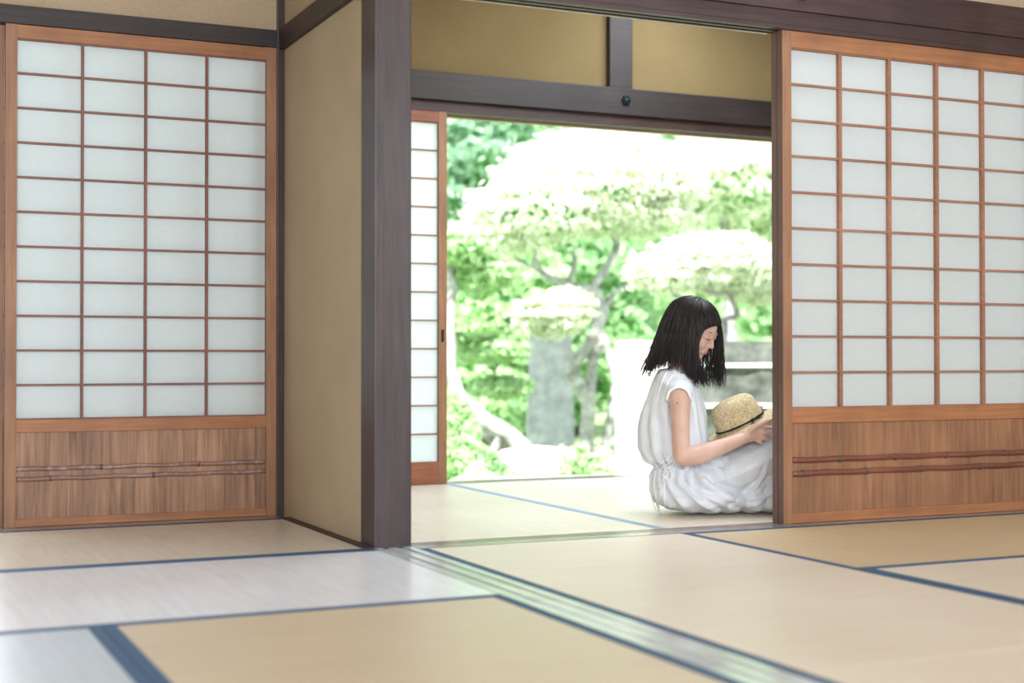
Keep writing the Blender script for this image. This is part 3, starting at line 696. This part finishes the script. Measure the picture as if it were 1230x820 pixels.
# cloud-pruned tree with the big white-lit crown
D1 = 14.2
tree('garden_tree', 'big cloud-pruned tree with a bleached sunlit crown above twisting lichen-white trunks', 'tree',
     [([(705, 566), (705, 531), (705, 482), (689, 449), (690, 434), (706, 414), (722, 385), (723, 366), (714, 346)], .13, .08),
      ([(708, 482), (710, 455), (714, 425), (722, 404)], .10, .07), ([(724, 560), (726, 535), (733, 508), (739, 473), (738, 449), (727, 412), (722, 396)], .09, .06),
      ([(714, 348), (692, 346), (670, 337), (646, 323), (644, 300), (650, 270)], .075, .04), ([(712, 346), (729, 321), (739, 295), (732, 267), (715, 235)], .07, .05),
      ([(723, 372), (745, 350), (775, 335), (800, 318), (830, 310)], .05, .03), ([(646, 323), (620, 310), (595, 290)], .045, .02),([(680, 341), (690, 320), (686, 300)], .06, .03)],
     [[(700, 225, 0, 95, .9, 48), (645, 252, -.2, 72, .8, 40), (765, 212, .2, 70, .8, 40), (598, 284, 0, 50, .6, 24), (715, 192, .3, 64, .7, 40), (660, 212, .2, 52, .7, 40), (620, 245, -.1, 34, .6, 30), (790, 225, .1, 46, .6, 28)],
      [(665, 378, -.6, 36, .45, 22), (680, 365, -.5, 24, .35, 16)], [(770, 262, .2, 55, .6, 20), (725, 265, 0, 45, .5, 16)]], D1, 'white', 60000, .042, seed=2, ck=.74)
tree('garden_tree', 'sun-whitened round-topped tree with thin crooked stems behind the woman at right', 'tree',
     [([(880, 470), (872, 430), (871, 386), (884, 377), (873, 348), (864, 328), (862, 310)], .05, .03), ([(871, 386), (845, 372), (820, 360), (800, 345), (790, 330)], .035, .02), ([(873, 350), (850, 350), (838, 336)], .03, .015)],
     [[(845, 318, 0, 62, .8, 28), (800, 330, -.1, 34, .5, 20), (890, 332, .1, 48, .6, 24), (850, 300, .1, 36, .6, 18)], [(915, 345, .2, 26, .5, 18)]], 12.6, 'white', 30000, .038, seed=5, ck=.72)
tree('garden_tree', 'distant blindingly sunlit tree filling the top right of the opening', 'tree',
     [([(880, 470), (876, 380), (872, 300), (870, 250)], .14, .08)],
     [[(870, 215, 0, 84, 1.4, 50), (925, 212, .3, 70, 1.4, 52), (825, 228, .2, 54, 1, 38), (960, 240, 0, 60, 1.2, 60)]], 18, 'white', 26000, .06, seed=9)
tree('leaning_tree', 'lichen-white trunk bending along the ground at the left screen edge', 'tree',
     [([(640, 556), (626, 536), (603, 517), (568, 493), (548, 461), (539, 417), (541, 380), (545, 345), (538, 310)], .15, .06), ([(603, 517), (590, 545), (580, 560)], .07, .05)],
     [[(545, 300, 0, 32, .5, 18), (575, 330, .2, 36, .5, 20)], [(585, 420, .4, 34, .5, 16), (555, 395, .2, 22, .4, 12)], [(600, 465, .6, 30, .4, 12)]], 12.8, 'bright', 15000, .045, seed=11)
# background trees
bgs = [(520, 200, 22.4, 'deep', 'dark green tree seen beside the top of the garden side screen', [(500, 215, 0, 60, 1.2, 75), (560, 190, .4, 60, 1.2, 60), (585, 150, .3, 50, 1, 50)]),
       (600, 170, 25.6, 'mid', 'green tree behind the left shoulder of the bleached crown', [(610, 180, 0, 70, 1.2, 60), (575, 245, -.3, 48, 1, 40), (650, 140, 0, 80, 1, 50)]),
       (790, 160, 28.2, 'mid', 'green treetop poking above the crown at top centre', [(800, 165, 0, 80, 1.2, 45), (850, 150, .3, 80, 1.2, 40), (750, 150, 0, 60, 1, 40)]),
       (600, 350, 17.6, 'bright', 'yellow-green bush mass at left behind the leaning trunk', [(560, 370, 0, 48, 1, 60), (600, 420, .2, 50, 1, 60), (580, 490, -.4, 50, .9, 50), (620, 350, .5, 50, 1, 50), (545, 440, -.3, 30, .8, 60)]),
       (690, 320, 20.2, 'mid', 'green shrubbery behind the twisting trunks', [(660, 330, 0, 60, 1.2, 60), (720, 350, .2, 60, 1, 60), (690, 430, .2, 60, 1, 70), (740, 430, -.2, 50, 1, 60), (650, 480, .3, 50, 1, 60)]),
       (800, 300, 22.6, 'bright', 'sunny green tree beyond the stone terrace near her head', [(790, 300, 0, 60, 1.2, 45), (770, 380, 0, 55, 1, 50), (830, 370, .2, 60, 1, 50), (815, 420, 0, 60, 1, 50)]),
       (900, 330, 25.2, 'mid', 'green tree at the right end of the opening beyond the terrace', [(900, 300, 0, 60, 1.2, 50), (880, 380, .2, 60, 1.2, 50), (950, 360, 0, 60, 1.4, 90), (905, 420, 0, 60, 1, 50)])]
for i, (px, py, d, lm, lab, pad) in enumerate(bgs):
    tree('background_tree', lab, 'tree', [([(px, 560), (px + 8, 450), (px - 6, 350), (px + 4, py)], .12, .05)], [pad], d, lm, 13000, .085, bark_d, seed=20 + i, ck=.86)
bl = []
for k in range(16):
    px = 380 + k * 48; bl.append((at(px, 300 + 60 * math.sin(k * 1.7), 32 + (k % 3)), (1.6, 1.2, 3.4)))
    bl.append((at(px + 20, 130 + 40 * math.sin(k * 2.3), 35 + (k % 2)), (1.8, 1.2, 3.0)))
me = leaves(bl, 42000, .16, 77); hd = link('tree_belt', me, LM['mid']); tag(hd, 'continuous belt of soft green trees closing the far end of the garden', 'trees', kind='stuff')
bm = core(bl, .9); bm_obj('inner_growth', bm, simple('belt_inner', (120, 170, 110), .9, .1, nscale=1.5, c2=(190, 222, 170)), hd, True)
# low shrubs along the ground
shr = [(560, 545, 11.2, 30, 14, 'bright', 'low sunlit shrub by the foot of the garden side screen'), (592, 560, 10.35, 14, 11, 'mid', 'low green shrub just left of the flat white stone'),
       (676, 552, 12.9, 20, 12, 'pale', 'pale low shrub in front of the standing stone'), (694, 551, 11.4, 20, 12, 'bright', 'low shrub at the foot of the twisting trunks'), (722, 553, 12.6, 11, 12, 'pale', 'small pale shrub beside the white terrace block'),
       (548, 505, 12.4, 18, 26, 'bright', 'leafy shrub standing close to the garden side screen'), (570, 572, 9.8, 16, 10, 'pale', 'tiny shrub in front of the leaning trunk')]
for i, (px, py, d, rx, rz, lm, lab) in enumerate(shr):
    base = gspot(px, d); root = empty('low_shrub', base); tag(root, lab, 'shrub')
    top = at(px, py - rz, d).z; h = top - GZ
    bl = [(Vector((0, 0, h * .5)), (rx * d / FPX, rx * d / FPX * .8, h * .5)), (Vector((rx * d / FPX * .5, -.1, h * .4)), (rx * d / FPX * .6, .2, h * .42))]
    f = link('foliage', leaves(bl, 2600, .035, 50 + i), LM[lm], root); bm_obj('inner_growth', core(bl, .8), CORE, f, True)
# stones
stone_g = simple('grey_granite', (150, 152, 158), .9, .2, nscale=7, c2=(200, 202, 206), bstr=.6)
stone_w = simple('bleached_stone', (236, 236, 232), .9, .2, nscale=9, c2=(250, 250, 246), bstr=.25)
stone_m = simple('mossy_rock', (58, 64, 60), .95, .1, nscale=5, c2=(116, 120, 112), bstr=.8)
def rock(name, c, half, mat, seed, lab=None, cat='stone', parent=None, amp=.07, taper=0, rz=0, sub=5, sq=.55):
    bm = bmesh.new(); bmesh.ops.create_icosphere(bm, subdivisions=sub, radius=1)
    for v in bm.verts:
        p = v.co.copy(); q = Vector([math.copysign(abs(a) ** sq, a) for a in p]); m = 1
        q = Vector((max(-1, min(1, q.x * 1.1)), max(-1, min(1, q.y * 1.1)), max(-1, min(1, q.z * 1.1))))
        n0 = noise.noise(p * 2.2 + Vector((seed * 3.1, 0, 0))) * amp + noise.noise(p * 6 + Vector((seed, 5, 0))) * amp * .4
        k = 1 - taper * (q.z * .5 + .5); v.co = Vector((q.x * half[0] * k, q.y * half[1] * k, q.z * half[2])) * (1 + n0)
    o = bm_obj(name, bm, mat, parent, True)
    if parent is None: o.location = c; o.rotation_euler = (0, 0, rz)
    else:
        for v in o.data.vertices: v.co += Vector(c)
    if lab: tag(o, lab, cat)
    return o
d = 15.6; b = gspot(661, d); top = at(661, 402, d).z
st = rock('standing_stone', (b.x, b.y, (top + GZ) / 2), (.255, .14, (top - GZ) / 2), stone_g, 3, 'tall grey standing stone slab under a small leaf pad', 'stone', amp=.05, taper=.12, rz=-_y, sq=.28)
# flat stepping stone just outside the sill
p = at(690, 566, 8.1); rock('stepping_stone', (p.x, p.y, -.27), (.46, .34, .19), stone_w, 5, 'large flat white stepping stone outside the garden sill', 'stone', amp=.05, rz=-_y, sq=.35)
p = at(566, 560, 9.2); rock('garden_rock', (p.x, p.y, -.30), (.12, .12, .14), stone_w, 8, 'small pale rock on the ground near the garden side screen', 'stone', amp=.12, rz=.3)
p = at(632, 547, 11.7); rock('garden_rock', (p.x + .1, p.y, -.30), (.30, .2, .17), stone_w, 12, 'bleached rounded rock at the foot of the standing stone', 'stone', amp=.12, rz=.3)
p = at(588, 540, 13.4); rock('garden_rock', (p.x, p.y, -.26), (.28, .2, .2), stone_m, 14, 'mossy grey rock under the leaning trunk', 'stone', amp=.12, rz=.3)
# stone terrace behind her
d = 11.6; tb = gspot(860, d); terr = empty('stone_terrace', tb, -_y); tag(terr, 'tiered rough stone terrace with white ledges and a bright end block behind the woman', 'terrace')
def tx(px): return (px - 860) * d / FPX
def tz(py): return CAMH + (HORIZ - py) * d / FPX - GZ
bm = bmesh.new(); add_box(bm, tx(744), tx(800), -.25, .5, 0, tz(410)); bmesh.ops.bevel(bm, geom=bm.edges[:], offset=.012, segments=2, affect='EDGES'); bm_obj('end_block', bm, stone_w, terr)
def rough_block(x0, x1, y0, y1, z0, z1, seed):
    bm = bmesh.new(); nx, nz = 60, 16; rows = []
    for j in range(nz + 1):
        r = []
        for i in range(nx + 1):
            x = x0 + (x1 - x0) * i / nx; z = z0 + (z1 - z0) * j / nz
            n0 = noise.noise(Vector((x * 5, z * 6, seed))) * .05 + noise.noise(Vector((x * 17, z * 17, seed))) * .018
            r.append(bm.verts.new((x, y0 + n0, z + (noise.noise(Vector((x * 4, seed, 2))) * .012 if j == nz else 0))))
        rows.append(r)
    for j in range(nz):
        for i in range(nx): bm.faces.new((rows[j][i], rows[j][i + 1], rows[j + 1][i + 1], rows[j + 1][i]))
    add_box(bm, x0, x1, y0 + .06, y1, z0, z1 - .004); return bm
XE = tx(1010)
for i, (z0, z1, yf) in enumerate(((tz(437), tz(409), .22), (tz(485), tz(442), .10), (0, tz(490), -.02))):
    bm_obj('rough_tier', rough_block(tx(800), XE, yf, .6, z0, z1, i * 7.3), stone_m, terr, True)
for z, yf in ((tz(441), .04), (tz(489.5), -.10)):
    bm = bmesh.new(); add_box(bm, tx(800), XE, yf, .3, z - .002, z + .030); bmesh.ops.bevel(bm, geom=bm.edges[:], offset=.006, segments=1, affect='EDGES'); bm_obj('ledge', bm, stone_w, terr)

# ------------------------------------------------------------------ light
sun = bpy.data.lights.new('sun', 'SUN'); sun.energy = 9.6; sun.angle = R(2); sun.color = (1, .97, .90); so = bpy.data.objects.new('sun', sun); C.objects.link(so)
so.rotation_euler = Vector((-.40, -.50, .77)).to_track_quat('Z', 'Y').to_euler()
def area(name, loc, target, sx, sy, power, col=(1, 1, 1)):
    l = bpy.data.lights.new(name, 'AREA'); l.shape = 'RECTANGLE'; l.size = sx; l.size_y = sy; l.energy = power; l.color = col
    o = bpy.data.objects.new(name, l); C.objects.link(o); o.location = loc
    o.rotation_euler = (Vector(loc) - Vector(target)).to_track_quat('Z', 'Y').to_euler(); return o
area('room_fill', (-.6, -1.2, 1.9), (1.6, 4.5, .9), 3.0, 1.4, 130, (.93, .96, 1))  # added fill light behind the camera, no real fitting
area('right_room_fill', (4.2, .3, 2.3), (3.2, 4.2, .8), 2.0, 1.4, 50, (.93, .96, 1))  # unseen fill added to brighten the right room
area('garden_room_fill', (3.4, 5.0, 2.55), (3.1, 5.2, 0), 2.4, .9, 66, (.86, .93, 1))  # overhead fill added to brighten the garden room
area('outer_left_fill', (.6, 6.9, 1.6), (.9, 5.4, 1.0), 2.6, 2.0, 85, (.86, .94, 1))  # light added outside to glow through the left screens
w = bpy.data.worlds.new('sky'); bpy.context.scene.world = w; w.use_nodes = True; nt = w.node_tree
bg = nt.nodes['Background']; tc = nt.nodes.new('ShaderNodeTexCoord'); sp = nt.nodes.new('ShaderNodeSeparateXYZ'); nt.links.new(tc.outputs['Generated'], sp.inputs[0])
nt.links.new(ramp(nt, sp.outputs[2], [(0.0, (.95, .97, 1, 1)), (.6, (.72, .85, 1, 1))]), bg.inputs[0]); bg.inputs[1].default_value = 2.1

# ------------------------------------------------------------------ camera
cd = bpy.data.cameras.new('camera'); cam = bpy.data.objects.new('camera', cd); C.objects.link(cam)
cd.sensor_width = 36; cd.lens = FPX / 1230 * 36; cam.location = (0, 0, CAMH); cam.rotation_euler = (R(90 + PITCH), R(ROLL), -R(YAW))
cd.dof.use_dof = True; cd.dof.focus_distance = 5.45; cd.dof.aperture_fstop = 1.7; cd.clip_start = .05
sc = bpy.context.scene; sc.camera = cam
sc.view_settings.view_transform = 'Standard'; sc.view_settings.look = 'None'; sc.view_settings.exposure = .17
sc.cycles.use_denoising = True; sc.cycles.max_bounces = 8; sc.cycles.sample_clamp_indirect = 6
